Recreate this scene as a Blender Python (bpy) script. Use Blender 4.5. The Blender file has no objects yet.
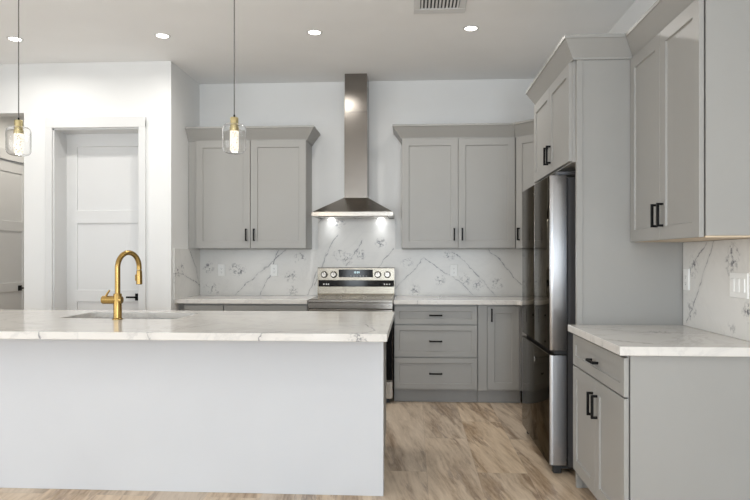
import bpy, bmesh, math, random
from mathutils import Vector, Matrix
random.seed(7)
S = bpy.context.scene
COL = S.collection
PI = math.pi
R = math.radians

# ------------------------------------------------------------------ camera, world, light, exposure
cd = bpy.data.cameras.new('camera'); cam = bpy.data.objects.new('camera', cd); COL.objects.link(cam)
cam.location = (.165, -6.271, 1.285)
cam.rotation_euler = (PI/2, 0, .059)
cd.sensor_width = 36; cd.lens = 638.2/750*36
cd.shift_y = 8.0/750
cd.clip_start = .05
S.camera = cam
S.view_settings.view_transform = 'Standard'; S.view_settings.look = 'None'
S.view_settings.gamma = 1; S.view_settings.use_curve_mapping = False
S.view_settings.exposure = 0.20
w = bpy.data.worlds.new('world'); S.world = w; w.use_nodes = True
w.node_tree.nodes['Background'].inputs[0].default_value = (.75, .85, 1, 1)
w.node_tree.nodes['Background'].inputs[1].default_value = 1.0

def area(name, loc, rot, sx, sy, power, col, spread=PI):
    l = bpy.data.lights.new(name, 'AREA'); l.shape = 'RECTANGLE'; l.size = sx; l.size_y = sy
    l.energy = power; l.color = col; l.spread = spread
    o = bpy.data.objects.new(name, l); o.location = loc; o.rotation_euler = rot; COL.objects.link(o); return o
# area lamps for daylight at unseen rear openings; the left one is added fill
WIN = [(-4.25, -2.95, .30, 2.45), (-1.55, -1.0, .05, 2.45), (.15, 1.45, .30, 2.45)]       # unseen openings in the rear wall: x0, x1, z0, z1; last added for its light
area('daylight_rear', (-3.6, -9.92, 1.37), (PI/2, 0, 0), 1.2, 2.0, 20, (.86, .935, 1))
area('daylight_rear', (.8, -9.92, 1.37), (PI/2, 0, 0), 1.2, 2.0, 105, (.80, .905, 1))  # added with its rear-right opening to brighten the right-hand cabinets
area('daylight_rear', (-1.28, -9.92, 1.25), (PI/2, 0, 0), .45, 2.3, 32, (.86, .935, 1))
area('side_fill', (-4.52, -5.6, 1.45), (PI/2, 0, -PI/2), 3.6, 2.0, 52, (.90, .95, 1))  # no window in this wall; lamp added to light faces turned left

# ------------------------------------------------------------------ materials
def nt(name):
    m = bpy.data.materials.new(name); m.use_nodes = True
    return m, m.node_tree, m.node_tree.nodes['Principled BSDF']
def mat(name, col, rough=.5, metal=0, spec=.5, emit=None, es=0, bump=0, bscale=60, aniso=None):
    m, t, b = nt(name)
    b.inputs['Base Color'].default_value = (*col, 1); b.inputs['Roughness'].default_value = rough; b.inputs['Specular IOR Level'].default_value = spec
    b.inputs['Metallic'].default_value = metal; b.inputs['Specular IOR Level'].default_value = spec
    if emit: b.inputs['Emission Color'].default_value = (*emit, 1); b.inputs['Emission Strength'].default_value = es
    # slight procedural tone variation on every surface
    g = t.nodes.new('ShaderNodeNewGeometry'); n = t.nodes.new('ShaderNodeTexNoise'); n.inputs['Scale'].default_value = 2.5
    t.links.new(g.outputs['Position'], n.inputs['Vector'])
    mx = t.nodes.new('ShaderNodeMixRGB'); mx.inputs[1].default_value = (*[c*.97 for c in col], 1); mx.inputs[2].default_value = (*[min(1, c*1.03) for c in col], 1)
    t.links.new(n.outputs['Fac'], mx.inputs[0]); t.links.new(mx.outputs[0], b.inputs['Base Color'])
    if bump:
        n2 = t.nodes.new('ShaderNodeTexNoise'); n2.inputs['Scale'].default_value = bscale; n2.inputs['Detail'].default_value = 3
        vec = g.outputs['Position']
        if aniso:
            mp = t.nodes.new('ShaderNodeMapping'); mp.inputs['Scale'].default_value = aniso
            t.links.new(vec, mp.inputs['Vector']); vec = mp.outputs[0]
        t.links.new(vec, n2.inputs['Vector'])
        bm = t.nodes.new('ShaderNodeBump'); bm.inputs['Strength'].default_value = bump; bm.inputs['Distance'].default_value = .002
        t.links.new(n2.outputs['Fac'], bm.inputs['Height']); t.links.new(bm.outputs[0], b.inputs['Normal'])
    return m
M = {}
M['wall'] = mat('wall_paint', (.82, .82, .81), .75, bump=.15, bscale=180)
M['ceil'] = mat('ceiling_paint', (.92, .92, .915), .85, bump=.12, bscale=150)
M['white'] = mat('white_trim_paint', (.72, .72, .715), .38)
M['panel'] = mat('island_white_paint', (.62, .63, .65), .5)
M['cab'] = mat('grey_cabinet_paint', (.350, .342, .324), .40)
M['cabin'] = mat('grey_carcass', (.33, .322, .305), .45)
M['wood'] = mat('birch_underside', (.62, .50, .36), .5)
M['toe'] = mat('toe_kick_paint', (.30, .295, .285), .5)
M['black'] = mat('matte_black_metal', (.006, .006, .006), .5, 0, .15)
M['blackglass'] = mat('black_glass', (.006, .006, .007), .08, spec=.22)
M['rubber'] = mat('black_plastic', (.015, .015, .015), .5)
M['steel'] = mat('brushed_steel', (.36, .33, .295), .22, 1, bump=.12, bscale=8, aniso=(1, 40, 60))
M['steelw'] = mat('warm_brushed_steel', (.27, .243, .20), .24, 1, bump=.12, bscale=8, aniso=(1, 40, 60))
M['steelv'] = mat('brushed_steel_upright', (.24, .22, .20), .20, 1, bump=.10, bscale=8, aniso=(60, 60, 1))
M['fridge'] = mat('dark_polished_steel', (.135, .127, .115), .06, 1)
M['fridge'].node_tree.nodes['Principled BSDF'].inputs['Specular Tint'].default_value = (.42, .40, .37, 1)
M['fridgeside'] = mat('lit_edge_steel', (.43, .43, .44), .24, 1)  # paler than the door face: reflected window brightness put into the colour
M['fridgebody'] = mat('grey_enamel', (.10, .10, .105), .35, .3)
M['gold'] = mat('brushed_gold', (.40, .262, .09), .27, 1)
M['brass'] = mat('satin_brass', (.66, .56, .31), .22, 1)
M['plate'] = mat('white_plastic', (.90, .90, .88), .35)
M['slot'] = mat('mid_grey_plastic', (.25, .25, .25), .5)  # even grey for socket slots and burner rings
M['sink'] = mat('satin_sink_steel', (.24, .24, .235), .3, 1)
M['lamp'] = mat('lamp_lens', (1, 1, 1), .5, emit=(1, .96, .88), es=7)
M['hoodlamp'] = mat('hood_lamp_lens', (1, 1, 1), .5, emit=(.95, .98, 1), es=12)
M['digit'] = mat('clock_digits', (.2, .3, .3), .5, emit=(.7, .95, 1), es=1.2)
M['mark'] = mat('panel_marks', (.75, .75, .72), .5)
M['cord'] = mat('grey_cord', (.14, .135, .13), .5)

def glass():
    m, t, b = nt('clear_glass')
    b.inputs['Base Color'].default_value = (1, 1, 1, 1); b.inputs['Roughness'].default_value = .0
    b.inputs['Transmission Weight'].default_value = 1; b.inputs['IOR'].default_value = 1.30
    return m
M['glass'] = glass()
def crystal():
    m, t, b = nt('lit_bubble_crystal')
    g = t.nodes.new('ShaderNodeTexCoord'); v = t.nodes.new('ShaderNodeTexVoronoi'); v.inputs['Scale'].default_value = 75
    t.links.new(g.outputs['Object'], v.inputs['Vector'])
    cr = t.nodes.new('ShaderNodeValToRGB'); cr.color_ramp.elements[0].position = .12; cr.color_ramp.elements[0].color = (.35, .28, .18, 1)
    cr.color_ramp.elements[1].position = .42; cr.color_ramp.elements[1].color = (1, .93, .78, 1)
    t.links.new(v.outputs['Distance'], cr.inputs[0])
    t.links.new(cr.outputs[0], b.inputs['Emission Color']); b.inputs['Emission Strength'].default_value = 1.0
    b.inputs['Base Color'].default_value = (.12, .11, .09, 1); b.inputs['Roughness'].default_value = .15
    return m
M['crystal'] = crystal()

class NB:   # tiny node-building helper
    def __init__(s, t): s.t = t
    def _in(s, n, i, v):
        if hasattr(v, 'is_output') or isinstance(v, bpy.types.NodeSocket): s.t.links.new(v, n.inputs[i])
        else: n.inputs[i].default_value = v
    def m(s, op, a, b=None, c=None, clamp=False):
        n = s.t.nodes.new('ShaderNodeMath'); n.operation = op; n.use_clamp = clamp
        s._in(n, 0, a)
        if b is not None: s._in(n, 1, b)
        if c is not None: s._in(n, 2, c)
        return n.outputs[0]
    def v(s, op, a, b=None, scale=None):
        n = s.t.nodes.new('ShaderNodeVectorMath'); n.operation = op; s._in(n, 0, a)
        if b is not None: s._in(n, 1, b)
        if scale is not None: s._in(n, 3, scale)
        return n.outputs[1] if op in ('DOT_PRODUCT', 'LENGTH', 'DISTANCE') else n.outputs[0]
    def noise(s, vec, scale, detail=3, rough=.5, dist=0):
        n = s.t.nodes.new('ShaderNodeTexNoise'); n.inputs['Scale'].default_value = scale
        n.inputs['Detail'].default_value = detail; n.inputs['Roughness'].default_value = rough; n.inputs['Distortion'].default_value = dist
        s.t.links.new(vec, n.inputs['Vector']); return n
    def mix(s, f, a, b):
        n = s.t.nodes.new('ShaderNodeMixRGB'); s._in(n, 0, f); s._in(n, 1, a); s._in(n, 2, b); return n.outputs[0]

def quartz(name, axis='xz', lines=(), blots=(), base=(.80, .785, .755), field=.10, rough=.26, spec=.32):
    """white quartz: drawn veins (polylines in metres), speckled vein clusters, and a faint general veining"""
    m, t, b = nt(name); N = NB(t)
    pos = t.nodes.new('ShaderNodeNewGeometry').outputs['Position']
    warp = N.noise(pos, 9, 4, .6)
    off = N.v('SCALE', N.v('SUBTRACT', warp.outputs['Color'], (.5, .5, .5)), scale=.07)
    p = N.v('ADD', pos, off)
    mask = (1, 0, 1) if axis == 'xz' else (0, 1, 1) if axis == 'yz' else (1, 1, 0)
    p = N.v('MULTIPLY', p, mask)
    def P3(q): return (q[0], 0, q[1]) if axis == 'xz' else (0, q[0], q[1]) if axis == 'yz' else (q[0], q[1], 0)
    d = None
    for pl in lines:
        for a, c in zip(pl[:-1], pl[1:]):
            A = Vector(P3(a)); B = Vector(P3(c)) - A; L2 = B.length_squared
            ap = N.v('SUBTRACT', p, tuple(A))
            tt = N.m('MULTIPLY', N.v('DOT_PRODUCT', ap, tuple(B)), 1/L2, clamp=True)
            cl = N.v('SCALE', tuple(B), scale=tt)
            dd = N.v('DISTANCE', ap, cl)
            d = dd if d is None else N.m('MINIMUM', d, dd)
    vein = 0.0
    if d is not None:
        thick = N.m('MULTIPLY_ADD', N.noise(pos, 26, 3, .6).outputs['Fac'], .030, -.0105)
        core = N.m('SUBTRACT', 1, N.m('DIVIDE', d, N.m('MAXIMUM', thick, .0022)), clamp=True)
        brk = N.m('MULTIPLY_ADD', N.noise(pos, 7, 2).outputs['Fac'], 3.2, -.95, clamp=True)
        halo = N.m('MULTIPLY', N.m('SUBTRACT', 1, N.m('DIVIDE', d, .03), clamp=True), .12)
        vein = N.m('ADD', N.m('MULTIPLY', core, N.m('MULTIPLY_ADD', brk, .65, .35)), halo, clamp=True)
    if blots:
        bd = None
        for q in blots:
            x = N.v('DISTANCE', p, P3(q)); bd = x if bd is None else N.m('MINIMUM', bd, x)
        near = N.m('SUBTRACT', 1, N.m('DIVIDE', bd, .07), clamp=True)
        rid = N.m('SUBTRACT', 1, N.m('MULTIPLY', N.m('ABSOLUTE', N.m('SUBTRACT', N.noise(pos, 24, 5, .7, .4).outputs['Fac'], .5)), 11), clamp=True)
        spk = N.m('MULTIPLY_ADD', N.noise(pos, 34, 3, .6).outputs['Fac'], 6, -2.7, clamp=True)
        bl = N.m('MULTIPLY', N.m('MULTIPLY', N.m('MULTIPLY', rid, spk), near), 2.0, clamp=True)
        vein = N.m('MAXIMUM', vein, bl)
    # faint general veining
    f1 = N.noise(pos, 1.7, 6, .62, 1.3)
    r1 = N.m('SUBTRACT', 1, N.m('MULTIPLY', N.m('ABSOLUTE', N.m('SUBTRACT', f1.outputs['Fac'], .5)), 34), clamp=True)
    amt = N.m('MULTIPLY', N.noise(pos, 2.3, 2).outputs['Fac'], field)
    vein = N.m('MAXIMUM', vein, N.m('MULTIPLY', r1, amt))
    cloud = N.noise(pos, 3.2, 5, .6)
    cb = N.mix(cloud.outputs['Fac'], (*[c*.90 for c in base], 1), (*[min(1, c*1.06) for c in base], 1))
    colr = N.mix(vein, cb, (.20, .20, .215, 1))
    t.links.new(colr, b.inputs['Base Color']); b.inputs['Roughness'].default_value = rough; b.inputs['Specular IOR Level'].default_value = spec
    b.inputs['Coat Weight'].default_value = .0
    return m
BACK_LINES = [[(.0, .99), (.168, 1.156), (.21, 1.224), (.278, 1.283), (.422, 1.181), (.532, 1.114), (.641, 1.038), (.75, .936)],
 [(.548, 1.342), (.624, 1.3), (.717, 1.207), (.792, 1.123), (.851, 1.055), (.96, .92)],
 [(.909, 1.367), (.985, 1.283), (1.068, 1.19), (1.11, 1.131), (1.218, 1.022)],
 [(-.70, 1.69), (-.85, 1.56)], [(-.57, 1.52), (-.638, 1.41), (-.697, 1.292), (-.731, 1.199), (-.80, 1.02)],
 [(-.334, 1.449), (-.419, 1.305), (-.486, 1.213)], [(-.03, 1.38), (-.123, 1.259), (-.169, 1.193)],
 [(-1.07, 1.39), (-1.248, 1.227), (-1.366, 1.124), (-1.603, .928)], [(-1.17, 1.36), (-1.248, 1.111), (-1.353, .929)],
 [(-.688, 1.344), (-.74, 1.189), (-.792, 1.137), (-.87, .905)]]
BACK_BLOTS = [(.515, 1.308), (.43, 1.071), (.666, 1.072), (.792, 1.021), (.985, 1.038), (.185, .969), (.109, 1.241), (-.15, 1.436), (-.472, 1.272),
 (-.552, 1.32), (-.552, 1.634), (-.36, 1.324), (-1.55, 1.162), (-1.60, 1.175), (-1.854, .99), (-1.80, .975), (-1.039, 1.098), (-1.867, 1.188), (-.948, 1.279), (-1.026, .95)]
M['splash'] = quartz('veined_backsplash_quartz', 'xz', BACK_LINES, BACK_BLOTS)
M['splashret'] = quartz('veined_return_quartz', 'yz', [[(-.33, 1.37), (-.13, 1.19), (-.038, 1.033), (-.02, .92)], [(-.741, 1.16), (-.485, 1.135), (-.015, 1.019)]], [(-.62, 1.16), (-.5, 1.19), (-.7, 1.12)])
M['splashright'] = quartz('veined_right_quartz', 'yz', [[(-3.02, 1.40), (-2.896, 1.192), (-2.70, .93)], [(-2.93, 1.37), (-2.778, 1.253)]],
 [(-3.205, 1.304), (-3.18, 1.26), (-2.778, 1.242), (-3.347, 1.037), (-3.167, .926), (-2.754, .995), (-3.5, 1.2)])
M['top'] = quartz('worktop_quartz', 'xy', [[(-1.75, -3.2), (-1.66, -3.12)], [(-.62, -3.2), (-.50, -3.08)], [(-.12, -3.2), (-.03, -3.02), (-.1, -2.7)], [(-1.18, -3.2), (-1.1, -3.13)],
 [(1.06, -2.8), (1.3, -3.0), (1.6, -3.05)], [(1.03, -3.3), (1.2, -3.45)], [(.2, -.66), (.4, -.4), (.45, 0)]], [(-.1, -3.16), (1.4, -3.0)], base=(.755, .725, .685), field=.30, rough=.11)

def floor_mat():
    m, t, b = nt('marble_look_floor_tile'); N = NB(t)
    pos = t.nodes.new('ShaderNodeNewGeometry').outputs['Position']
    br = t.nodes.new('ShaderNodeTexBrick')
    rt = t.nodes.new('ShaderNodeMapping'); rt.inputs['Rotation'].default_value = (0, 0, R(90)); rt.inputs['Location'].default_value = (.70, .05, 0)
    t.links.new(pos, rt.inputs['Vector']); t.links.new(rt.outputs[0], br.inputs['Vector'])
    br.inputs['Scale'].default_value = 1; br.inputs['Brick Width'].default_value = 1.2; br.inputs['Row Height'].default_value = .3
    br.offset = .4; br.inputs['Mortar Size'].default_value = .0012; br.inputs['Mortar Smooth'].default_value = .3
    br.inputs['Color1'].default_value = (0, 0, 0, 1); br.inputs['Color2'].default_value = (1, 1, 1, 1); br.inputs['Mortar'].default_value = (.5, .5, .5, 1)
    # each tile has its own cut of stone
    tile = N.v('SCALE', br.outputs['Color'], scale=3.0)
    wob = N.v('SCALE', N.v('SUBTRACT', N.noise(pos, 1.6, 2).outputs['Color'], (.5, .5, .5)), scale=.06)
    p = N.v('ADD', N.v('ADD', pos, tile), wob)
    m0 = t.nodes.new('ShaderNodeMapping'); m0.inputs['Rotation'].default_value = (0, 0, R(-9)); t.links.new(p, m0.inputs['Vector'])
    mp = t.nodes.new('ShaderNodeMapping'); mp.inputs['Scale'].default_value = (7.5, .75, 1)
    t.links.new(m0.outputs[0], mp.inputs['Vector'])
    a = N.noise(mp.outputs[0], 1.0, 6, .6, 0)
    c = N.noise(mp.outputs[0], 3.0, 8, .70, 0)
    cr = t.nodes.new('ShaderNodeValToRGB'); e = cr.color_ramp.elements
    e[0].position = .36; e[0].color = (.24, .140, .070, 1); e[1].position = .62; e[1].color = (.70, .55, .39, 1)
    x = e.new(.44); x.color = (.43, .30, .18, 1); x = e.new(.51); x.color = (.58, .44, .30, 1)
    t.links.new(N.m('ADD', N.m('MULTIPLY', a.outputs['Fac'], .48), N.m('MULTIPLY', c.outputs['Fac'], .52)), cr.inputs[0])
    ridge = N.m('SUBTRACT', 1, N.m('MULTIPLY', N.m('ABSOLUTE', N.m('SUBTRACT', a.outputs['Fac'], .44)), 34), clamp=True)
    rm = N.m('MULTIPLY', ridge, N.m('MULTIPLY_ADD', N.noise(pos, 3.0, 2).outputs['Fac'], 3, -1, clamp=True))
    col = N.mix(N.m('MULTIPLY', rm, .9), cr.outputs[0], (.20, .115, .065, 1))
    tone = N.m('MULTIPLY_ADD', br.outputs['Color'], .09, 1.12)
    bw = t.nodes.new('ShaderNodeRGBToBW'); t.links.new(cr.outputs[0], bw.inputs[0])
    gy = N.v('SCALE', N.v('MULTIPLY', (1.02, .96, .91), N.v('ADD', bw.outputs[0], (.02, .02, .02))), scale=1.0)
    gry = N.mix(N.m('MULTIPLY', N.m('SUBTRACT', 1, br.outputs['Color'], clamp=True), .32), col, gy)
    n = t.nodes.new('ShaderNodeMixRGB'); n.blend_type = 'MULTIPLY'; n.inputs[0].default_value = 1
    t.links.new(gry, n.inputs[1]); t.links.new(tone, n.inputs[2])
    fin = N.mix(N.m('MULTIPLY', br.outputs['Fac'], .25), n.outputs[0], (.30, .25, .20, 1))
    t.links.new(fin, b.inputs['Base Color']); b.inputs['Roughness'].default_value = .38
    return m
M['floor'] = floor_mat()

# ------------------------------------------------------------------ mesh helpers
class MB:
    def __init__(s): s.v = []; s.f = []; s.smooth = False
    def add(s, vs, fs):
        o = len(s.v); s.v += [Vector(a) for a in vs]; s.f += [[i+o for i in f] for f in fs]; return s
    def loft(s, rings, cap0=True, cap1=True, closed=True):
        k = len(rings[0]); vs = [p for r in rings for p in r]; fs = []
        for i in range(len(rings)-1):
            for j in range(k if closed else k-1):
                fs.append([i*k+j, i*k+(j+1) % k, (i+1)*k+(j+1) % k, (i+1)*k+j])
        if cap0: fs.append(list(range(k))[::-1])
        if cap1: fs.append([(len(rings)-1)*k+j for j in range(k)])
        return s.add(vs, fs)
    def box(s, x0, x1, y0, y1, z0, z1, b=0):
        x0, x1 = sorted((x0, x1)); y0, y1 = sorted((y0, y1)); z0, z1 = sorted((z0, z1))
        b = min(b, (x1-x0)*.45, (y1-y0)*.45, (z1-z0)*.45)
        if b <= 0:
            return s.loft([[(x0, y0, z), (x1, y0, z), (x1, y1, z), (x0, y1, z)] for z in (z0, z1)])
        def ring(i, z): # octagonal section
            X0, X1, Y0, Y1 = x0+i, x1-i, y0+i, y1-i
            c = b
            return [(X0+c-i, Y0, z), (X1-c+i, Y0, z), (X1, Y0+c-i, z), (X1, Y1-c+i, z), (X1-c+i, Y1, z), (X0+c-i, Y1, z), (X0, Y1-c+i, z), (X0, Y0+c-i, z)]
        def rc(i, z):
            X0, X1, Y0, Y1 = x0+i, x1-i, y0+i, y1-i
            e = b*.6 if i == 0 else b*.15
            return [(X0+e, Y0, z), (X1-e, Y0, z), (X1, Y0+e, z), (X1, Y1-e, z), (X1-e, Y1, z), (X0+e, Y1, z), (X0, Y1-e, z), (X0, Y0+e, z)]
        return s.loft([rc(b, z0), rc(0, z0+b), rc(0, z1-b), rc(b, z1)])
    def tube(s, pts, r, seg=16, cap=True):
        pts = [Vector(p) for p in pts]; rings = []; rr = r if isinstance(r, (list, tuple)) else [r]*len(pts)
        up = None
        for i, p in enumerate(pts):
            d = (pts[min(i+1, len(pts)-1)]-pts[max(i-1, 0)]).normalized()
            if up is None: up = d.orthogonal().normalized()
            up = (up-d*up.dot(d)).normalized(); sd = d.cross(up)
            rings.append([p+up*math.cos(2*PI*k/seg)*rr[i]+sd*math.sin(2*PI*k/seg)*rr[i] for k in range(seg)])
        s.loft(rings, cap, cap); s.smooth = True; return s
    def lathe(s, prof, c=(0, 0, 0), seg=32, cap=True, axis='z'):
        rings = []
        for r, h in prof:
            ring = []
            for k in range(seg):
                a = 2*PI*k/seg; u, v = max(r, 1e-5)*math.cos(a), max(r, 1e-5)*math.sin(a)
                ring.append((c[0]+u, c[1]+v, c[2]+h) if axis == 'z' else (c[0]+u, c[1]+h, c[2]+v) if axis == 'y' else (c[0]+h, c[1]+u, c[2]+v))
            rings.append(ring)
        s.loft(rings, cap, cap); s.smooth = True; return s
    def prism(s, poly, a, b, axis='x'):
        f = {'x': lambda p, t: (t, p[0], p[1]), 'y': lambda p, t: (p[0], t, p[1]), 'z': lambda p, t: (p[0], p[1], t)}[axis]
        return s.loft([[f(p, a) for p in poly], [f(p, b) for p in poly]])

def mesh_obj(name, mb, m, parent=None, origin=(0, 0, 0)):
    me = bpy.data.meshes.new(name); O = Vector(origin)
    me.from_pydata([tuple(v-O) for v in mb.v], [], mb.f); me.update()
    bm = bmesh.new(); bm.from_mesh(me); bmesh.ops.recalc_face_normals(bm, faces=bm.faces); bm.to_mesh(me); bm.free()
    me.materials.append(m)
    if mb.smooth:
        for p in me.polygons: p.use_smooth = True
        me.set_sharp_from_angle(angle=R(35))
    o = bpy.data.objects.new(name, me); COL.objects.link(o)
    if parent is not None: o.parent = parent
    else: o.location = O
    return o
class Thing:
    def __init__(s, name, label, cat, loc, group=None):
        s.o = bpy.data.objects.new(name, None); COL.objects.link(s.o); s.o.location = loc; s.loc = loc
        s.o.empty_display_size = .1; s.o['label'] = label; s.o['category'] = cat
        if group: s.o['group'] = group
    def part(s, name, mb, m, parent=None, label=None):
        p = mesh_obj(name, mb, m, parent or s.o, s.loc)
        if label: p['label'] = label
        return p
def single(name, mb, m, label, cat, origin, group=None):
    o = mesh_obj(name, mb, m, None, origin); o['label'] = label; o['category'] = cat
    if group: o['group'] = group
    return o
def struct(name, mb, m):
    o = mesh_obj(name, mb, m); o['kind'] = 'structure'; return o

# ------------------------------------------------------------------ room
XR, XL, CZ = 1.669, -4.60, 3.024
YB = -10.0
struct('floor', MB().box(XL-.15, XR+.15, YB-.15, 2.65, -.1, 0), M['floor'])
struct('ceiling', MB().box(XL-.15, XR+.15, YB-.15, 2.65, CZ, CZ+.1), M['ceil'])
struct('wall_back', MB().box(-1.964, XR, 0, .12, 0, CZ), M['wall'])
struct('wall_right', MB().box(XR, XR+.12, YB, .12, 0, CZ), M['wall'])
struct('wall_left', MB().box(XL-.12, XL, YB, .20, 0, CZ).box(XL-.12, XL, .20, 1.40, 2.44, CZ).box(XL-.12, XL, 1.40, 2.5, 0, CZ), M['wall'])
struct('wall_hall_end', MB().box(XL-.12, -3.188, 2.5, 2.62, 0, CZ), M['wall'])
# projecting wall left of the kitchen run, with the recessed door opening
W = MB()
W.box(-3.308, -3.04, -.754, -.55, 0, CZ).box(-3.04, -2.25, -.754, -.55, 2.44, CZ).box(-2.25, -1.964, -.754, -.55, 0, CZ)
W.box(-3.308, -3.188, -.55, 2.5, 0, CZ)
W.box(XL, -3.308, -.754, -.634, 2.583, CZ)
W.box(-2.084, -1.964, -.55, .12, 0, CZ)
struct('wall_pantry', W, M['wall'])
rear = MB(); xs = [XL]+[v for a in WIN for v in a[:2]]+[XR]
for i in range(0, len(xs), 2): rear.box(xs[i], xs[i+1], YB-.12, YB, 0, CZ)
for x0, x1, z0, z1 in WIN: rear.box(x0, x1, YB-.12, YB, 0, z0).box(x0, x1, YB-.12, YB, z1, CZ)
struct('wall_rear', rear, M['wall'])
for i, (x0, x1, z0, z1) in enumerate(WIN):
    f = MB(); t = .06; y0, y1 = YB-.09, YB-.03
    f.box(x0, x0+t, y0, y1, z0, z1).box(x1-t, x1, y0, y1, z0, z1).box(x0, x1, y0, y1, z0, z0+t).box(x0, x1, y0, y1, z1-t, z1)
    f.box((x0+x1)/2-t/2, (x0+x1)/2+t/2, y0, y1, z0, z1)
    struct('window_%d' % (i+1), f, M['white'])
# door casings
c = MB(); y0, y1 = -.774, -.754
c.box(-3.10, -3.04, y0, y1, 0, 2.505, .004).box(-2.25, -2.188, y0, y1, 0, 2.505, .004).box(-3.10, -2.188, y0-.002, y1, 2.44, 2.535, .004)
c.box(-3.04, -3.028, -.754, -.55, 0, 2.44).box(-2.262, -2.25, -.754, -.55, 0, 2.44).box(-3.04, -2.25, -.754, -.55, 2.428, 2.44)
struct('trim_1', c, M['white'])
c = MB(); c.box(XL, XL+.02, .09, .20, 0, 2.54, .003).box(XL, XL+.02, 1.40, 1.51, 0, 2.54, .003).box(XL, XL+.024, .07, 1.53, 2.44, 2.56, .003)
struct('trim_2', c, M['white'])

def panel_slab(mb, O, u, n, w, h, t, wins, rec=.008, bev=.0015, slope=.004):
    """slab with rectangular recessed panels. wins: list of (u0,u1,z0,z1)"""
    O, u, n = Vector(O), Vector(u), Vector(n); z = Vector((0, 0, 1))
    P = lambda a, b, d: O+u*a+z*b+n*d
    rect = lambda a0, a1, b0, b1, d: [P(a0, b0, d), P(a1, b0, d), P(a1, b1, d), P(a0, b1, d)]
    mb.loft([rect(0, w, 0, h, 0), rect(0, w, 0, h, t-bev), rect(bev, w-bev, bev, h-bev, t)], True, False)
    us = sorted({bev, w-bev} | {q for ww in wins for q in ww[:2]}); zs = sorted({bev, h-bev} | {q for ww in wins for q in ww[2:]})
    for i in range(len(us)-1):
        for j in range(len(zs)-1):
            cu, cz = (us[i]+us[i+1])/2, (zs[j]+zs[j+1])/2
            if any(a < cu < b and c_ < cz < d for a, b, c_, d in wins): continue
            mb.add(rect(us[i], us[i+1], zs[j], zs[j+1], t), [[0, 1, 2, 3]])
    for a, b, c_, d in wins:
        mb.loft([rect(a, b, c_, d, t), rect(a+.0015, b-.0015, c_+.0015, d-.0015, t-rec*.75), rect(a+slope, b-slope, c_+slope, d-slope, t-rec)], False, True)
    return mb
def weld(o):
    bm = bmesh.new(); bm.from_mesh(o.data); bmesh.ops.remove_doubles(bm, verts=bm.verts, dist=1e-5); bmesh.ops.recalc_face_normals(bm, faces=bm.faces)
    bm.to_mesh(o.data); bm.free(); return o

def lever(parent, P, n, u, ln=.105):
    """square rose and lever handle: P on the door face, n outward, u direction of the lever"""
    P, n, u = Vector(P), Vector(n), Vector(u); z = Vector((0, 0, 1)); mb = MB()
    def bx(c_, a, b, d):
        vs = []
        for k in (-1, 1):
            vs.append([c_+u*a*i+z*b*j+n*d*k for i, j in ((-1, -1), (1, -1), (1, 1), (-1, 1))])
        mb.loft(vs)
    bx(P+n*.004, .032, .032, .004); bx(P+n*.03, .009, .009, .028); bx(P+n*.052+u*(ln/2-.01), ln/2, .008, .006)
    o = mesh_obj('door_handle', mb, M['black'], parent); o['label'] = 'black square lever handle'; return o
d = MB(); W_, H_ = .79, 2.425
st = .105
panel_slab(d, (-3.035, -.55+.04, .008), (1, 0, 0), (0, -1, 0), W_, H_, .04, [(st, W_-st, 1.715, H_-.12), (st, W_-st, .98, 1.60), (st, W_-st, .22, .875)], rec=.012)
d1 = struct('door_1', d, M['white']); weld(d1)
lever(d1, (-2.345, -.55, .927), (0, -1, 0), (-1, 0, 0))
d = MB(); panel_slab(d, (XL-.045, 1.395, .008), (0, -1, 0), (1, 0, 0), 1.19, 2.425, .04, [(.11, 1.08, 1.715, 2.30), (.11, 1.08, .98, 1.60), (.11, 1.08, .22, .875)], rec=.012)
d2 = struct('door_2', d, M['white']); weld(d2)
lever(d2, (XL-.005, 1.22, .92), (1, 0, 0), (0, -1, 0))
b = MB(); b.box(-3.308, -3.10, -.768, -.754, 0, .13, .003).box(-2.188, -1.964, -.768, -.754, 0, .13, .003)
struct('baseboard_left', b, M['white'])
b = MB(); b.box(XR-.014, XR, YB, -3.56, 0, .13, .003); struct('baseboard_right', b, M['white'])
b = MB(); b.box(XL, XL+.014, YB, .09, 0, .13, .003); struct('baseboard_hall', b, M['white'])

# ------------------------------------------------------------------ cabinetry helpers
def pull(thing, parent, C, n, along, L=.115, pr=.030, label=None):
    """square-section black bar pull centred at C on the face"""
    C, n, a = Vector(C), Vector(n), Vector(along); s = n.cross(a); mb = MB(); h = .0062
    def bx(p0, p1, d0, d1):
        mb.loft([[C+a*p0+s*i+n*j for i, j in ((-h, d0), (h, d0), (h, d1), (-h, d1))], [C+a*p1+s*i+n*j for i, j in ((-h, d0), (h, d0), (h, d1), (-h, d1))]])
    bx(-L/2, L/2, pr-.011, pr); bx(-L/2, -L/2+.011, 0, pr-.011); bx(L/2-.011, L/2, 0, pr-.011)
    o = thing.part('handle', mb, M['black'], parent); o['label'] = 'black square bar pull'; return o
def front(thing, name, O, u, n, w, h, st=.064, rec=.009, hside=None, hz=None, t=.02):
    """shaker front; O lower-left corner seen from outside"""
    mb = MB(); panel_slab(mb, O, u, n, w, h, t, [(st, w-st, st, h-st)], rec)
    o = thing.part(name, mb, M['cab']); weld(o)
    O, u, n = Vector(O), Vector(u), Vector(n); z = Vector((0, 0, 1))
    if hside == 'l': pull(thing, o, O+u*.035+z*hz+n*t, n, z)
    elif hside == 'r': pull(thing, o, O+u*(w-.035)+z*hz+n*t, n, z)
    elif hside == 'c': pull(thing, o, O+u*(w/2)+z*(h/2)+n*t, n, u)
    return o
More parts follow.
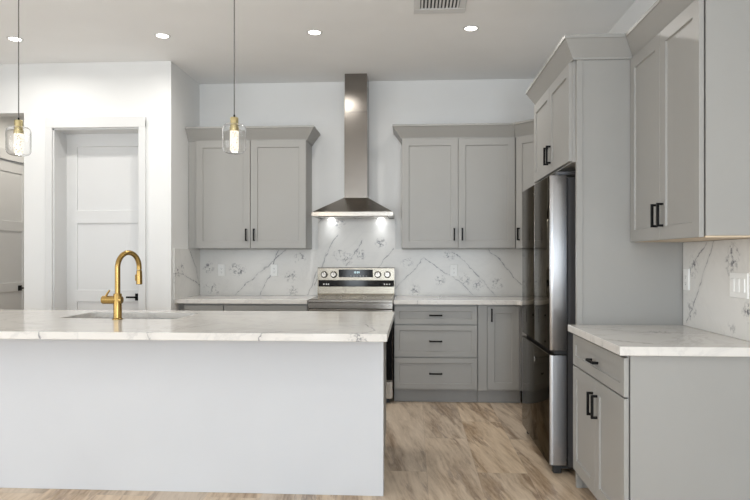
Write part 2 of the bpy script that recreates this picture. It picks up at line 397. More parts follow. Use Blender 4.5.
def crown(thing, path, pj=.084, prv=None, nxt=None):
    """crown moulding swept along path (xy points); outward is to the right of travel"""
    prof = [(.0, 2.392), (.006, 2.392), (.008, 2.402), (.060, 2.492), (.066, 2.494), (.066, 2.512), (.0, 2.512)]
    prof = [(o_*pj/.066, z_) for o_, z_ in prof]
    pts = [Vector((p[0], p[1])) for p in path]; nrm = []
    for a, b_ in zip(pts[:-1], pts[1:]):
        d_ = (b_-a).normalized(); nrm.append(Vector((d_.y, -d_.x)))
    rings = []
    for i, p in enumerate(pts):
        if i == 0 and prv is None: m_ = nrm[0]
        elif i == len(pts)-1 and nxt is None: m_ = nrm[-1]
        elif i == 0 or i == len(pts)-1:
            n_ = Vector(prv if i == 0 else nxt); m_ = (nrm[0] if i == 0 else nrm[-1])+n_; m_ = m_/m_.dot(n_)
        else:
            m_ = nrm[i-1]+nrm[i]; m_ = m_/m_.dot(nrm[i])
        rings.append([(p.x+m_.x*o_, p.y+m_.y*o_, z_) for o_, z_ in prof])
    return thing.part('crown', MB().loft(rings), M['cab'])
FN, RN = (0, -1, 0), (-1, 0, 0)       # outward normals: back run faces -y, right run faces -x
UF, UR = (1, 0, 0), (0, -1, 0)        # 'right' seen from outside
Z0, Z1 = 1.378, 2.389                 # wall cabinet door heights

# left wall cabinet
T = Thing('wall_cabinet', 'grey two-door wall cabinet left of the steel range hood', 'cabinet', (-1.40, 0, 1.37))
T.part('body', MB().box(-1.962, -.831, -.328, -.002, 1.372, 2.40, .001), M['cab'])
front(T, 'door', (-1.879, -.33, Z0), UF, FN, .517, Z1-Z0, hside='r', hz=.125)
front(T, 'door', (-1.357, -.33, Z0), UF, FN, .524, Z1-Z0, hside='l', hz=.125)
crown(T, [(-1.962, -.33), (-.831, -.33), (-.831, -.002)])
# right wall cabinet
T = Thing('wall_cabinet', 'grey two-door wall cabinet between the range hood and the corner', 'cabinet', (.58, 0, 1.37))
T.part('body', MB().box(.063, 1.104, -.328, -.002, 1.372, 2.40, .001), M['cab'])
front(T, 'door', (.065, -.33, Z0), UF, FN, .517, Z1-Z0, hside='r', hz=.125)
front(T, 'door', (.586, -.33, Z0), UF, FN, .517, Z1-Z0, hside='l', hz=.125)
crown(T, [(.063, -.002), (.063, -.33), (1.107, -.33)], nxt=(-.70710678, -.70710678))
# diagonal corner wall cabinet
T = Thing('corner_cabinet', 'angled grey corner wall cabinet half hidden behind the refrigerator', 'cabinet', (1.4, -.25, 1.37))
T.part('body', MB().prism([(1.108, -.002), (1.108, -.328), (1.339, -.558), (XR-.003, -.558), (XR-.003, -.002)], 1.372, 2.40, 'z'), M['cab'])
q = .70710678
front(T, 'door', (1.124, -.346, Z0), (q, -q, 0), (-q, -q, 0), .304, Z1-Z0, hside='l', hz=.125)
crown(T, [(1.109, -.332), (1.339, -.562), (1.339, -.60)], prv=(0, -1))

# ---- tall panel and cabinet over the fridge
YP = -2.64
PANEL = Thing('end_panel', 'tall grey end panel standing between the refrigerator and the right worktop', 'panel', (1.37, YP, 0))
PANEL.part('board', MB().box(1.113, XR-.003, YP, YP+.019, 0, 2.391, .001), M['cab'])
PANEL.part('edge_strip', MB().box(1.080, 1.1125, YP-.006, YP+.022, 0, 2.391, .0015), M['cab'])
T = Thing('fridge_cabinet', 'grey two-door cabinet above the refrigerator', 'cabinet', (1.35, -2.1, 1.83))
FX = 1.066
T.part('body', MB().box(FX, XR-.003, YP+.024, -1.56, 1.825, 2.40, .001), M['cab'])
L_ = (2.604-1.565-.004)/2
front(T, 'door', (FX, -1.567, 1.832), UR, RN, L_, Z1-1.832, hside='r', hz=.115)
front(T, 'door', (FX, -1.567-L_-.004, 1.832), UR, RN, L_, Z1-1.832, hside='l', hz=.115)
crown(T, [(XR-.003, -1.56), (1.064, -1.56), (1.064, YP-.004), (1.391, YP-.004)], pj=.066, nxt=(-1, 0))

# ---- right wall cabinet
UX = 1.349; YU = -3.506
T = Thing('wall_cabinet', 'large grey wall cabinet at far right above the worktop corner', 'cabinet', (1.5, -3.07, 1.37))
T.part('body', MB().box(1.398, XR-.003, YU, YP-.004, 1.380, 2.40, .001), M['cab'])
T.part('underside', MB().box(1.396, XR-.004, YU+.002, YP-.006, 1.372, 1.3795), M['wood'], label='pale wooden underside')
h_ = (abs(YU-YP)-.012)/2
front(T, 'door', (1.392, YP-.006, 1.374), UR, RN, h_-.002, Z1-1.374, hside='r', hz=.12)
front(T, 'door', (1.392, YP-.006-h_-.002, 1.374), UR, RN, h_-.002, Z1-1.374, hside='l', hz=.12)
crown(T, [(1.392, YP-.0045), (1.392, YU), (XR-.003, YU)], pj=.066, prv=(0, -1))

# ---- base cabinets back right
YF = -.59
T = Thing('base_cabinet', 'grey base cabinet of three drawers right of the range', 'cabinet', (.37, -.3, 0))
T.part('body', MB().box(.0, .737, YF, -.004, .115, .872, .001), M['cab'])
T.part('toe_kick', MB().box(.0, .737, -.545, -.53, 0, .114), M['toe'])
for z0, z1 in ((.700, .858), (.410, .690), (.128, .400)):
    front(T, 'drawer', (.003, YF, z0), UF, FN, .729, z1-z0, st=.045, hside='c')
T = Thing('base_cabinet', 'narrow grey single-door base cabinet beside the refrigerator', 'cabinet', (.93, -.3, 0))
T.part('body', MB().box(.740, 1.118, YF, -.004, .115, .872, .001).box(.740, .817, YF-.012, YF, .115, .872, .001), M['cab'])
T.part('toe_kick', MB().box(.740, 1.118, -.545, -.53, 0, .114), M['toe'])
front(T, 'door', (.822, YF, .128), UF, FN, .274, .73, st=.06, hside='l', hz=.655)
T = Thing('corner_base_cabinet', 'grey corner base cabinet tucked behind the refrigerator', 'cabinet', (1.4, -.6, 0))
T.part('body', MB().prism([(1.121, -.004), (1.121, -.605), (1.125, -1.44), (XR-.003, -1.44), (XR-.003, -.004)], .115, .872, 'z'), M['cab'])
T.part('toe_kick', MB().box(1.19, 1.205, -1.44, -.53, 0, .114), M['toe'])
# back left base cabinets
T = Thing('base_cabinet', 'narrow grey base cabinet left of the range run, mostly behind the island', 'cabinet', (-1.75, -.3, 0))
T.part('body', MB().box(-1.90, -1.541, YF, -.004, .115, .872, .001), M['cab'])
T.part('filler', MB().box(-1.962, -1.902, YF+.03, YF+.045, .0, .872, .001), M['toe'])
T.part('toe_kick', MB().box(-1.90, -1.541, -.545, -.53, 0, .114), M['toe'])
front(T, 'drawer', (-1.898, YF, .700), UF, FN, .355, .158, st=.045, hside='c')
front(T, 'door', (-1.898, YF, .128), UF, FN, .355, .562, hside='r', hz=.48)
T = Thing('base_cabinet', 'wide grey base cabinet directly left of the range', 'cabinet', (-1.15, -.3, 0))
T.part('body', MB().box(-1.538, -.772, YF, -.004, .115, .872, .001), M['cab'])
T.part('toe_kick', MB().box(-1.538, -.772, -.545, -.53, 0, .114), M['toe'])
front(T, 'drawer', (-1.534, YF, .700), UF, FN, .758, .158, st=.045, hside='c')
front(T, 'door', (-1.534, YF, .128), UF, FN, .377, .562, hside='r', hz=.48)
front(T, 'door', (-1.153, YF, .128), UF, FN, .377, .562, hside='l', hz=.48)
# right base cabinet
BX = 1.078; YN = -3.512
T = Thing('base_cabinet', 'grey base cabinet at right with one drawer over two doors', 'cabinet', (1.37, -3.07, 0))
T.part('body', MB().box(BX+.001, XR-.003, YN+.020, YP-.010, .115, .872, .001), M['cab'])
T.part('toe_kick', MB().box(BX+.075, BX+.09, YN+.02, YP-.010, 0, .114), M['toe'])
T.part('side_panel', MB().box(BX+.006, XR-.003, YN-.002, YN+.019, 0, .873, .001), M['cab'])
w_ = abs(YN-YP)-.012
front(T, 'drawer', (BX, YP-.010, .695), UR, RN, w_, .165, st=.05, hside='c')
front(T, 'door', (BX, YP-.010, .112), UR, RN, w_/2-.002, .575, hside='r', hz=.45)
front(T, 'door', (BX, YP-.010-w_/2-.002, .112), UR, RN, w_/2-.002, .575, hside='l', hz=.45)

# ------------------------------------------------------------------ worktops
def slab_poly(poly, z0, z1, bev=.002):
    """vertical prism with softened arrises"""
    pts = [Vector((p[0], p[1])) for p in poly]; n = len(pts); A = sum(pts[i].x*pts[(i+1) % n].y-pts[(i+1) % n].x*pts[i].y for i in range(n))
    if A < 0: pts = pts[::-1]
    def inset(d):
        out = []
        for i in range(n):
            a = (pts[i]-pts[i-1]).normalized(); b_ = (pts[(i+1) % n]-pts[i]).normalized()
            na, nb = Vector((-a.y, a.x)), Vector((-b_.y, b_.x)); m_ = na+nb; m_ = m_/m_.dot(nb)
            out.append(pts[i]+m_*d)
        return out
    i0, i1 = inset(0), inset(bev)
    R_ = lambda l, z: [(p.x, p.y, z) for p in l]
    return MB().loft([R_(i1, z0), R_(i0, z0+bev), R_(i0, z1-bev), R_(i1, z1)])
ZT, ZB = .914, .876
single('worktop', slab_poly([(-1.962, -.003), (-1.962, -.688), (-1.952, -.688), (-1.952, -.648), (-.771, -.648), (-.771, -.003)], ZB, ZT), M['top'],
       'white quartz worktop along the back wall left of the range', 'countertop', (-1.36, -.3, ZB))
single('worktop', slab_poly([(-.003, -.003), (-.003, -.648), (1.075, -.648), (1.098, -.672), (1.098, -1.45), (XR-.003, -1.45), (XR-.003, -.003)], ZB, ZT), M['top'],
       'white quartz worktop turning the corner between the range and refrigerator', 'countertop', (.6, -.3, ZB))
single('worktop', slab_poly([(1.030, YP-.008), (1.030, -3.545), (XR-.003, -3.545), (XR-.003, YP-.008)], ZB, ZT), M['top'],
       'white quartz worktop at right in front of the tall grey panel', 'countertop', (1.36, -3.07, ZB))
# ------------------------------------------------------------------ backsplashes
mb = MB().box(-1.962, 1.107, -.0125, -.0005, ZT+.001, 1.370).box(-.770, -.004, -.0125, -.0005, 1.370, 1.667)
mb.box(1.107, XR-.002, -.0125, -.0005, ZT+.001, 1.370)
single('backsplash', mb, M['splash'], 'veined white quartz backsplash along the back wall and up to the hood', 'backsplash', (0, 0, ZT))
single('backsplash', MB().box(-1.9635, -1.953, -.700, -.0135, ZT+.001, 1.370), M['splashret'], 'veined quartz side splash on the short left return wall', 'backsplash', (-1.957, -.3, ZT))
single('backsplash', MB().box(XR-.0125, XR-.0005, -3.545, YP-.010, ZT+.001, 1.370), M['splashright'], 'veined quartz backsplash under the far right wall cabinet', 'backsplash', (XR, -3.1, ZT))

# ------------------------------------------------------------------ island
IX = .007
T = Thing('kitchen_island', 'long kitchen island with plain white painted seating side', 'island', (-1.57, -2.35, 0))
T.part('white_panel', MB().box(-3.10, IX, -2.832, -2.72, 0, ZB-.001, .0015), M['panel'], label='smooth white painted knee wall')
cx0, cx1 = -3.08, -.016
body = MB().box(cx0, -2.06, -2.719, -1.905, .10, ZB-.002).box(-1.23, cx1, -2.719, -1.905, .10, ZB-.002).box(-2.06, -1.23, -2.719, -1.905, .10, .60).box(-2.06, -1.23, -2.719, -2.50, .60, ZB-.002).box(-2.06, -1.23, -1.98, -1.905, .60, ZB-.002)
T.part('body', body, M['cab'])
T.part('toe_kick', MB().box(cx0+.02, cx1-.004, -1.985, -1.97, 0, .10).box(cx1-.02, cx1-.004, -2.719, -1.985, 0, .10), M['toe'])
x = cx0+.003
for wd in (.60, .42, .83, .61, .595):
    if wd in (.42, .595):
        for z0, z1 in ((.70, .858), (.41, .69), (.118, .40)): front(T, 'drawer', (x+wd-.004, -1.905, z0), (-1, 0, 0), (0, 1, 0), wd-.004, z1-z0, st=.045, hside='c')
    elif wd == .61:
        front(T, 'door', (x+wd-.004, -1.905, .118), (-1, 0, 0), (0, 1, 0), wd-.004, .74, hside='c')
    else:
        front(T, 'door', (x+wd-.004, -1.905, .118), (-1, 0, 0), (0, 1, 0), wd/2-.004, .74, hside='r', hz=.66)
        front(T, 'door', (x+wd/2-.002, -1.905, .118), (-1, 0, 0), (0, 1, 0), wd/2-.004, .74, hside='l', hz=.66)
    x += wd
# island worktop with the sink cut-out
sx0, sx1, sy0, sy1 = -2.02, -1.27, -2.452, -2.03
tx0, tx1, ty0, ty1 = -3.20, .040, -3.165, -1.850
def rrect(x0, x1, y0, y1, r, z, k=6):
    o = []
    for cx_, cy_, a0 in ((x1-r, y1-r, 0), (x0+r, y1-r, 90), (x0+r, y0+r, 180), (x1-r, y0+r, 270)):
        for i in range(k+1):
            a = R(a0+90*i/k); o.append((cx_+r*math.cos(a), cy_+r*math.sin(a), z))
    return o
mb = MB()
def topring(d, z, grow=0): return None
hole = rrect(sx0, sx1, sy0, sy1, .03, 0); nh = len(hole)
outer = []
cxm, cym = (sx0+sx1)/2, (sy0+sy1)/2
k = nh//4
corners = [(tx1, ty1), (tx0, ty1), (tx0, ty0), (tx1, ty0)]
for q4 in range(4):                                   # all points of a hole corner map to that slab corner, spread along the next edge
    for i in range(k): outer.append((*corners[q4], 0))
def O2(d, z): return [(max(tx0+d, min(tx1-d, p[0])), max(ty0+d, min(ty1-d, p[1])), z) for p in outer]
def H2(z): return [(p[0], p[1], z) for p in hole]
b_ = .002
mb.loft([H2(ZB), H2(ZT-.001)], False, False)
def cap(z, d):
    vs = H2(z)+[(c_[0]+(d if c_[0] == tx0 else -d), c_[1]+(d if c_[1] == ty0 else -d), z) for c_ in corners]
    fs = []
    for q4 in range(4):
        for i in range(k-1): fs.append([q4*k+i, q4*k+i+1, nh+q4])
        fs.append([q4*k+k-1, ((q4+1)*k) % nh, nh+(q4+1) % 4, nh+q4])
    mb.add(vs, fs)
cap(ZT-.001+.001, b_); cap(ZB, b_)
mb.v = [Vector((v.x, v.y, ZT)) if abs(v.z-(ZT-.001)) < 1e-6 else v for v in mb.v]
ring = lambda d, z: [(c_[0]+(d if c_[0] == tx0 else -d), c_[1]+(d if c_[1] == ty0 else -d), z) for c_ in corners]
mb.loft([ring(b_, ZB), ring(0, ZB+b_), ring(0, ZT-b_), ring(b_, ZT)], False, False)
o = single('island_worktop', mb, M['top'], 'thick white veined quartz slab on the island with sink cut-out', 'countertop', (-1.57, -2.5, ZB)); weld(o)
# sink
T = Thing('sink', 'undermount steel sink set into the island worktop behind the gold faucet', 'sink', (cxm, cym, .65))
mb = MB(); e = .006
A_ = [rrect(sx0-.02, sx1+.02, sy0-.02, sy1+.02, .04, ZB-.0015), rrect(sx0-e, sx1+e, sy0-e, sy1+e, .035, ZB-.0015), rrect(sx0-e+.004, sx1+e-.004, sy0-e+.004, sy1+e-.004, .035, ZB-.20),
      rrect(sx0+.03, sx1-.03, sy0+.03, sy1-.03, .035, ZB-.225)]
mb.loft(A_, False, True); T.part('basin', mb, M['sink'])
T.part('drain', MB().lathe([(.0, 0), (.045, 0), (.045, .004), (.036, .005), (.03, .002), (0, .002)], (cxm, cym, ZB-.2248)), M['steel'])
# faucet
fx, fy = -1.614, -2.515
T = Thing('faucet', 'brushed gold gooseneck kitchen faucet standing at the island sink', 'faucet', (fx, fy, ZT))
T.part('base', MB().lathe([(0, .0), (.031, .0), (.031, .004), (.026, .007), (.0245, .009), (.0245, .150), (.022, .156), (.0, .157)], (fx, fy, ZT+.0005)), M['gold'])
dx, dy = math.cos(R(72)), math.sin(R(72))       # spout swings over the sink
rad = .092; zc_ = ZT+.312
pts = [(fx, fy, ZT+.15), (fx, fy, ZT+.25)]
for i in range(0, 25):
    a = PI-PI*i/24*1.0
    pts.append((fx+dx*(rad+rad*math.cos(a)), fy+dy*(rad+rad*math.cos(a)), zc_+rad*math.sin(a)))
ex, ey = fx+dx*2*rad, fy+dy*2*rad
pts.append((ex, ey, zc_-.015))
T.part('spout', MB().tube(pts, .0155, 20), M['gold'])
hd = T.part('spray_head', MB().lathe([(0, 0), (.016, 0), (.019, .004), (.0185, .06), (.0165, .088), (.012, .092), (0, .092)], (ex, ey, zc_-.108)), M['gold'])
T.part('button', MB().box(ex-.024, ex-.017, ey-.008, ey+.008, zc_-.085, zc_-.045, .002), M['gold'], hd)
T.part('side_valve', MB().lathe([(0, -.095), (.022, -.095), (.0245, -.092), (.0245, -.030), (.0235, .0), (.0235, .024), (.021, .028), (0, .028)], (fx, fy, ZT+.118), axis='x'), M['gold'])
T.part('lever', MB().tube([(fx-.074, fy, ZT+.138), (fx-.064, fy, ZT+.156), (fx-.050, fy, ZT+.176)], [.007, .006, .0055], 12), M['gold'])
# island end outlet
def outlet(P, n, u, label, group=None, gang=1, kind='outlet', wdt=.070, hgt=.115):
    P, n, u = Vector(P), Vector(n), Vector(u); z = Vector((0, 0, 1))
    T = Thing('wall_outlet' if kind == 'outlet' else 'light_switch', label, 'outlet' if kind == 'outlet' else 'switch', tuple(P), group)
    W2 = (wdt+.046*(gang-1))/2; H2_ = hgt/2
    rect = lambda a, b_, d, c_=(0, 0): [P+u*(c_[0]+i)+z*(c_[1]+j)+n*d for i, j in ((-a, -b_), (a, -b_), (a, b_), (-a, b_))]
    T.part('cover_plate', MB().loft([rect(W2, H2_, .0), rect(W2, H2_, .003), rect(W2-.002, H2_-.002, .0055)]), M['plate'])
    for g in range(gang):
        cxx = (g-(gang-1)/2)*.046
        if kind == 'outlet':
            T.part('socket', MB().loft([rect(.017, .034, .0056, (cxx, 0)), rect(.0165, .0335, .007, (cxx, 0))]), M['plate'])
            s = MB()
            for zz in (.018, -.018):
                for uu in (-.006, .006): s.loft([rect(.0012, .004, .0071, (cxx+uu, zz)), rect(.0012, .004, .0073, (cxx+uu, zz))])
                s.loft([rect(.0025, .0025, .0071, (cxx, zz-.010)), rect(.0025, .0025, .0073, (cxx, zz-.010))])
            T.part('slots', s, M['slot'])
        else:
            T.part('rocker', MB().loft([rect(.0165, .033, .0056, (cxx, 0)), rect(.016, .0325, .0065, (cxx, 0))]).loft([rect(.0145, .030, .0066, (cxx, 0)), rect(.0135, .029, .0095, (cxx, .0))]), M['plate'])
    return T
G = 'white outlets on the back wall splash'
outlet((-1.736, -.0128, 1.165), FN, UF, 'white outlet on the back splash nearest the left return wall', G)
outlet((-1.206, -.0128, 1.165), FN, UF, 'white outlet on the back splash between left wall cabinet and range', G)
outlet((.566, -.0128, 1.165), FN, UF, 'white outlet on the back splash right of the range', G)
outlet((XR-.0128, -2.70, 1.168), RN, UR, 'white outlet on the right splash close to the tall grey panel')
outlet((XR-.0128, -3.26, 1.160), RN, UR, 'wide white switch plate on the right splash at the picture edge', kind='switch', gang=3)
outlet((cx1+.0004, -2.62, .775), (1, 0, 0), (0, 1, 0), 'white outlet on the right end of the island below the slab')

# ------------------------------------------------------------------ range
rx0, rx1 = -.765, -.009; rc = (rx0+rx1)/2
T = Thing('range', 'freestanding stainless steel electric range under the hood', 'stove', (rc, -.35, 0))
T.part('body', MB().box(rx0+.004, rx1-.004, -.625, -.02, .04, .888, .002), M['blackglass'])
T.part('cooktop', MB().box(rx0, rx1, -.655, -.085, .889, .916, .004), M['steel'], label='glossy stainless-edged cooktop')
ct = T.part('glass_top', MB().box(rx0+.02, rx1-.02, -.635, -.09, .9165, .919, .001), M['steel'])
for bx_, by_, br_ in ((-.20, -.22, .08), (.19, -.22, .085), (-.20, -.47, .105), (.19, -.47, .09)):
    T.part('burner_ring', MB().lathe([(br_, 0), (br_, .0006), (br_-.003, .0006), (br_-.003, 0)], (rc+bx_, by_, .9192), 40, False), M['slot'], ct)
T.part('front_band', MB().box(rx0+.002, rx1-.002, -.650, -.626, .835, .888, .003), M['steel'])
dr = T.part('oven_door', MB().box(rx0+.002, rx1-.002, -.665, -.626, .205, .830, .004), M['steel'], label='oven door with dark window')
T.part('window', MB().box(rx0+.004, rx1-.004, -.6685, -.6655, .210, .735, .001), M['blackglass'], dr)
hb = MB().tube([(rx0+.05, -.715, .790), (rx1-.05, -.715, .790)], .011, 16)
for xx in (rx0+.07, rx1-.07): hb.box(xx-.010, xx+.010, -.712, -.664, .781, .799, .002)
T.part('handle', hb, M['steel'], dr)
T.part('storage_drawer', MB().box(rx0+.002, rx1-.002, -.662, -.626, .045, .198, .004), M['steel'])
for xx in (rx0+.03, rx1-.06): T.part('foot', MB().box(xx, xx+.03, -.60, -.57, 0, .040), M['rubber'])
# backguard: slightly tilted console
bp = MB().prism([(-.014, .919), (-.082, .919), (-.084, .940), (-.080, 1.185), (-.060, 1.192), (-.014, 1.192)], rx0+.003, rx1-.003, 'x')
bg = T.part('control_panel', bp, M['steelw'])
yk = -.0835
T.part('display', MB().box(-.555, -.221, yk-.0025, yk+.003, 1.098, 1.173, .001), M['blackglass'], bg)
dg = MB()
def seg(ch, x0, z0, w_=.010, h_=.018, t=.0022):
    on = {'0': 'abcdef', '1': 'bc', '2': 'abged', '4': 'fgbc', '8': 'abcdefg', '3': 'abgcd', ':': ''}[ch]
    y0 = yk-.0033; y1 = yk-.0026
    g = {'a': (0, w_, h_-t, h_), 'd': (0, w_, 0, t), 'g': (0, w_, h_/2-t/2, h_/2+t/2), 'b': (w_-t, w_, h_/2, h_), 'c': (w_-t, w_, 0, h_/2), 'f': (0, t, h_/2, h_), 'e': (0, t, 0, h_/2)}
    for s_ in on: a = g[s_]; dg.box(x0+a[0], x0+a[1], y0, y1, z0+a[2], z0+a[3])
for i, ch in enumerate('1204'): seg(ch, -.410+i*.015+(.004 if i > 1 else 0), 1.136)
dg.box(-.3835, -.3815, yk-.0033, yk-.0026, 1.140, 1.142).box(-.3835, -.3815, yk-.0033, yk-.0026, 1.148, 1.150)
T.part('clock', dg, M['digit'], bg)
mk = MB()
for i in range(6): mk.box(-.44+i*.03, -.428+i*.03, yk-.0033, yk-.0026, 1.108, 1.1105)
T.part('touch_marks', mk, M['mark'], bg)
T.part('lower_band', MB().box(rx0+.012, rx1-.007, yk-.0035, yk+.003, 1.006, 1.069, .001), M['blackglass'], bg)
for xx in (-.70, -.675, -.655, -.108, -.085, -.06): T.part('indicator_mark', MB().lathe([(0, 0), (.007, 0), (.007, -.0008), (0, -.0008)], (xx, yk-.0037, 1.030), 12, axis='y'), M['mark'], bg)
for xx in (-.697, -.604, -.173, -.080):
    kb = T.part('knob', MB().lathe([(0, 0), (.029, 0), (.030, -.004), (.026, -.008), (.0245, -.026), (.022, -.030), (0, -.030)], (xx, yk, 1.124), 28, axis='y'), M['steel'])
    T.part('pointer', MB().box(xx-.0015, xx+.0015, yk-.032, yk-.0302, 1.124, 1.144), M['black'], kb)
    T.part('skirt', MB().lathe([(0, -.001), (.033, -.001), (.033, .002), (0, .002)], (xx, yk-.001, 1.124), 28, axis='y'), M['black'], kb)

# ------------------------------------------------------------------ range hood
hx0, hx1 = -.757, -.013; kx0, kx1 = -.478, -.262
T = Thing('range_hood', 'stainless steel chimney range hood on the back wall', 'range hood', (rc, -.2, 1.67))
mb = MB(); yb = -.014
rr = lambda x0, x1, y0, z: [(x0, y0, z), (x1, y0, z), (x1, yb, z), (x0, yb, z)]
mb.loft([rr(hx0+.012, hx1-.012, -.470, 1.672), rr(hx0, hx1, -.482, 1.669), rr(hx0, hx1, -.482, 1.706), rr(hx0+.006, hx1-.006, -.476, 1.7075), rr(kx0-.004, kx1+.004, -.285, 1.853), rr(kx0-.004, kx1+.004, -.285, 1.857)], True, True)
T.part('canopy', mb, M['steel'])
T.part('chimney', MB().box(kx0, kx1, -.280, -.014, 1.857, 2.66, .0015), M['steelv'])
T.part('chimney_sleeve', MB().box(kx0+.003, kx1-.003, -.277, -.014, 2.66, CZ-.001, .0015), M['steelv'])
T.part('vent_slots', MB().box(kx1-.003, kx1-.0022, -.20, -.10, 2.87, 2.885).box(kx1-.003, kx1-.0022, -.20, -.10, 2.90, 2.915), M['rubber'])
T.part('grease_filter', MB().box(hx0+.05, rc-.004, -.40, -.07, 1.664, 1.6715, .002).box(rc+.004, hx1-.05, -.40, -.07, 1.664, 1.6715, .002), M['steel'])
for xx in (-.63, -.145):
    T.part('lamp', MB().lathe([(0, 0), (.03, 0), (.032, .003), (0, .004)], (xx, -.055, 1.6595), 20), M['hoodlamp'])
    l = bpy.data.lights.new('hood_light', 'SPOT'); l.energy = .7; l.spot_size = R(120); l.spot_blend = .8; l.color = (.95, .98, 1); l.shadow_soft_size = .02
    lo = bpy.data.objects.new('hood_light', l); COL.objects.link(lo); lo.parent = T.o; lo.location = Vector((xx, -.075, 1.652))-Vector(T.loc); lo.rotation_euler = (R(-8), 0, 0)
bt = MB()
for i in range(4): bt.lathe([(0, 0), (.006, 0), (.006, -.002), (0, -.002)], (rc-.045+i*.03, -.4822, 1.6875), 12, axis='y')
T.part('buttons', bt, M['steel'])

# ------------------------------------------------------------------ refrigerator
fx0 = .972; fy0, fy1 = -2.441, -1.497
T = Thing('refrigerator', 'tall dark stainless french-door refrigerator in its cabinet alcove', 'refrigerator', (1.35, -1.97, 0))
T.part('body', MB().box(1.085, XR-.02, fy0+.006, fy1-.006, .045, 1.765, .004), M['fridgebody'])
def fdoor(y0, y1, z0, z1, name, scoop=0):
    # bowed front: rounded vertical edges, polished face, edges lighter for the window glare they catch
    r = .022; sec = [(1.072, y0), (fx0+r, y0)]
    for i in range(1, 7): a = R(90*i/6); sec.append((fx0+r-r*math.sin(a), y0+.010-.010*math.cos(a)))
    sec += [(fx0-.0, y1-.010)]
    for i in range(1, 7): a = R(90*i/6); sec.append((fx0+r-r*math.cos(a), y1-.010+.010*math.sin(a)))
    sec += [(1.072, y1)]
    mb = MB(); N_ = len(sec)
    def rg(d, z): 
        ym = (y0+y1)/2
        return [(max(x_, fx0+d) if x_ < 1.07 else x_, ym+(y_-ym)*(1-d/.4), z) for x_, y_ in sec]
    mb.loft([rg(.004, z0), rg(0, z0+.005), rg(0, z1-.005), rg(.004, z1)]); mb.smooth = True
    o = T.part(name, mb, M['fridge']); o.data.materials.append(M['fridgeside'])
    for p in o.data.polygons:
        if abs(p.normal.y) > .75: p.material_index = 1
    return o
ym = (fy0+fy1)/2
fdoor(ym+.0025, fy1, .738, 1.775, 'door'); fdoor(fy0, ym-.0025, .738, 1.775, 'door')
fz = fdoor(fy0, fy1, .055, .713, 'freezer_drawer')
T.part('pull_recess', MB().box(1.004, 1.072, fy0+.008, fy1-.008, .7135, .7375, .001), M['rubber'], fz)
T.part('badge', MB().box(fx0-.0015, fx0-.0001, -1.99, -1.965, .60, .635), M['fridgeside'], fz, label='small pale square badge')
for yy in (fy0+.012, fy1-.07): T.part('hinge_cover', MB().box(1.02, 1.16, yy, yy+.058, 1.776, 1.800, .004), M['fridgebody'])
T.part('gasket', MB().box(1.0725, 1.0845, fy0+.012, fy1-.012, .09, 1.76), M['rubber'])
for yy in (fy0+.03, fy1-.07):
    T.part('foot', MB().box(1.0, 1.05, yy, yy+.04, 0, .055, .006).box(1.05, 1.12, yy, yy+.04, .03, .06), M['rubber'])

# ------------------------------------------------------------------ pendants
def pendant(x, y, zb, label):
    G = 'pendant lamps over the island'
    T = Thing('pendant_lamp', label, 'pendant light', (x, y, zb), G)
    T.part('cord', MB().tube([(x, y, zb+.222), (x, y, CZ-.02)], .0032, 10), M['cord'])
    T.part('canopy', MB().lathe([(0, CZ-.001), (.06, CZ-.001), (.06, CZ-.02), (.055, CZ-.025), (0, CZ-.025)], (x, y, 0)), M['brass'])
    T.part('cap', MB().lathe([(0, .218), (.016, .218), (.0235, .214), (.0245, .21), (.0245, .158), (.028, .156), (.028, .134), (0, .134)], (x, y, zb)), M['brass'])
    T.part('strain_relief', MB().lathe([(0, .232), (.005, .232), (.006, .219), (0, .219)], (x, y, zb), 12), M['black'])
    t = .003
    outp = [(.0, .0), (.040, .0), (.056, .006), (.066, .016), (.070, .032), (.070, .145), (.066, .161), (.056, .171), (.040, .175), (.030, .175)]
    inp = [(.030, .172), (.040, .172), (.054, .168), (.063, .159), (.067, .144), (.067, .033), (.063, .018), (.054, .009), (.040, .0035), (.0, .0035)]
    T.part('glass_shade', MB().lathe(outp+inp, (x, y, zb), 40, False), M['glass'])
    T.part('crystal', MB().lathe([(0, .014), (.022, .014), (.0255, .018), (.0255, .133), (0, .133)], (x, y, zb), 28), M['crystal'], label='glowing bubble-glass cylinder')
    l = bpy.data.lights.new('pendant_bulb', 'POINT'); l.energy = 2.6; l.color = (1, .90, .74); l.shadow_soft_size = .03
    lo = bpy.data.objects.new('pendant_bulb', l); COL.objects.link(lo); lo.parent = T.o; lo.location = (0, 0, -.05)
pendant(-.903, -2.50, 1.912, 'brass and clear glass pendant hanging before the left wall cabinet')
pendant(-2.243, -2.50, 1.912, 'brass and clear glass pendant hanging at the left picture edge')

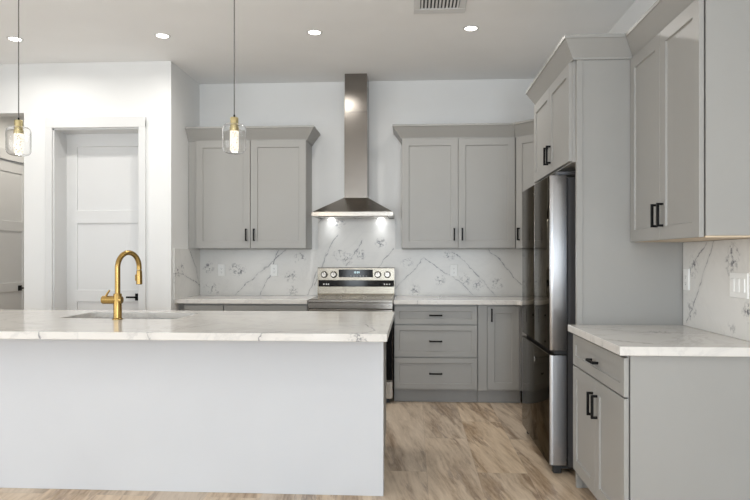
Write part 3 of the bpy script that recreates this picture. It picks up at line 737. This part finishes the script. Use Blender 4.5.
# ------------------------------------------------------------------ recessed ceiling lights and vent
for x, y, lb in ((-2.984, -1.385, 'round recessed ceiling light behind the left pendant cord'), (-1.787, -1.39, 'round recessed ceiling light between the two pendants'),
              (-.589, -1.395, 'round recessed ceiling light just left of the hood chimney'), (.605, -1.41, 'round recessed ceiling light right of the ceiling vent')):
    T = Thing('ceiling_light', lb, 'ceiling light', (x, y, CZ), 'recessed lights in the kitchen ceiling')
    T.part('trim_ring', MB().lathe([(.046, -.0045), (.050, -.005), (.062, -.001), (.062, -.0002), (.046, -.0002)], (x, y, CZ), 36, False), M['white'])
    T.part('lens', MB().lathe([(0, -.004), (.0455, -.004), (.0455, -.0005), (0, -.0005)], (x, y, CZ), 32), M['lamp'])
    l = bpy.data.lights.new('downlight', 'AREA'); l.shape = 'DISK'; l.size = .1; l.energy = 6.6; l.spread = R(165); l.color = (1, .97, .92)
    lo = bpy.data.objects.new('downlight', l); COL.objects.link(lo); lo.parent = T.o; lo.location = (0, 0, -.008)
for x, y in ((-3.95, 1.0), (-2.9, -5.6), (-.6, -5.6), (.9, -5.6), (-2.9, -7.6), (-.6, -7.6)):  # all out of view; the first is added to brighten the hall
    T = Thing('ceiling_light', 'unseen round recessed ceiling light outside the kitchen', 'ceiling light', (x, y, CZ), 'recessed lights outside the kitchen')
    T.part('trim_ring', MB().lathe([(.046, -.0045), (.050, -.005), (.062, -.001), (.062, -.0002), (.046, -.0002)], (x, y, CZ), 36, False), M['white'])
    T.part('lens', MB().lathe([(0, -.004), (.0455, -.004), (.0455, -.0005), (0, -.0005)], (x, y, CZ), 32), M['lamp'])
    l = bpy.data.lights.new('downlight', 'AREA'); l.shape = 'DISK'; l.size = .1; l.energy = 7.5 if y > 0 else 3; l.spread = R(160); l.color = (1, .93, .82) if y > 0 else (1, .97, .92)
    lo = bpy.data.objects.new('downlight', l); COL.objects.link(lo); lo.parent = T.o; lo.location = (0, 0, -.008)
vx0, vx1, vy0, vy1 = .172, .530, -2.09, -1.735
T = Thing('ceiling_vent', 'square white louvred air vent in the ceiling', 'vent', ((vx0+vx1)/2, (vy0+vy1)/2, CZ))
fr = MB(); e = .045; ey = .085
fr.box(vx0, vx1, vy1-ey, vy1, CZ-.010, CZ-.0002, .003).box(vx0, vx1, vy0, vy0+ey, CZ-.010, CZ-.0002, .003).box(vx0, vx0+e, vy0+ey, vy1-ey, CZ-.010, CZ-.0002, .003).box(vx1-e, vx1, vy0+ey, vy1-ey, CZ-.010, CZ-.0002, .003)
T.part('frame', fr, M['white'])
T.part('backing', MB().box(vx0+e, vx1-e, vy0+e, vy1-e, CZ-.0012, CZ-.0004), M['rubber'])
for i in range(11):
    x = vx0+e+.012+i*(vx1-vx0-2*e-.024)/10
    T.part('slat', MB().prism([(x-.006, CZ-.002), (x-.003, CZ-.002), (x+.007, CZ-.0095), (x+.004, CZ-.0095)], vy0+ey, vy1-ey, 'y'), M['white'])
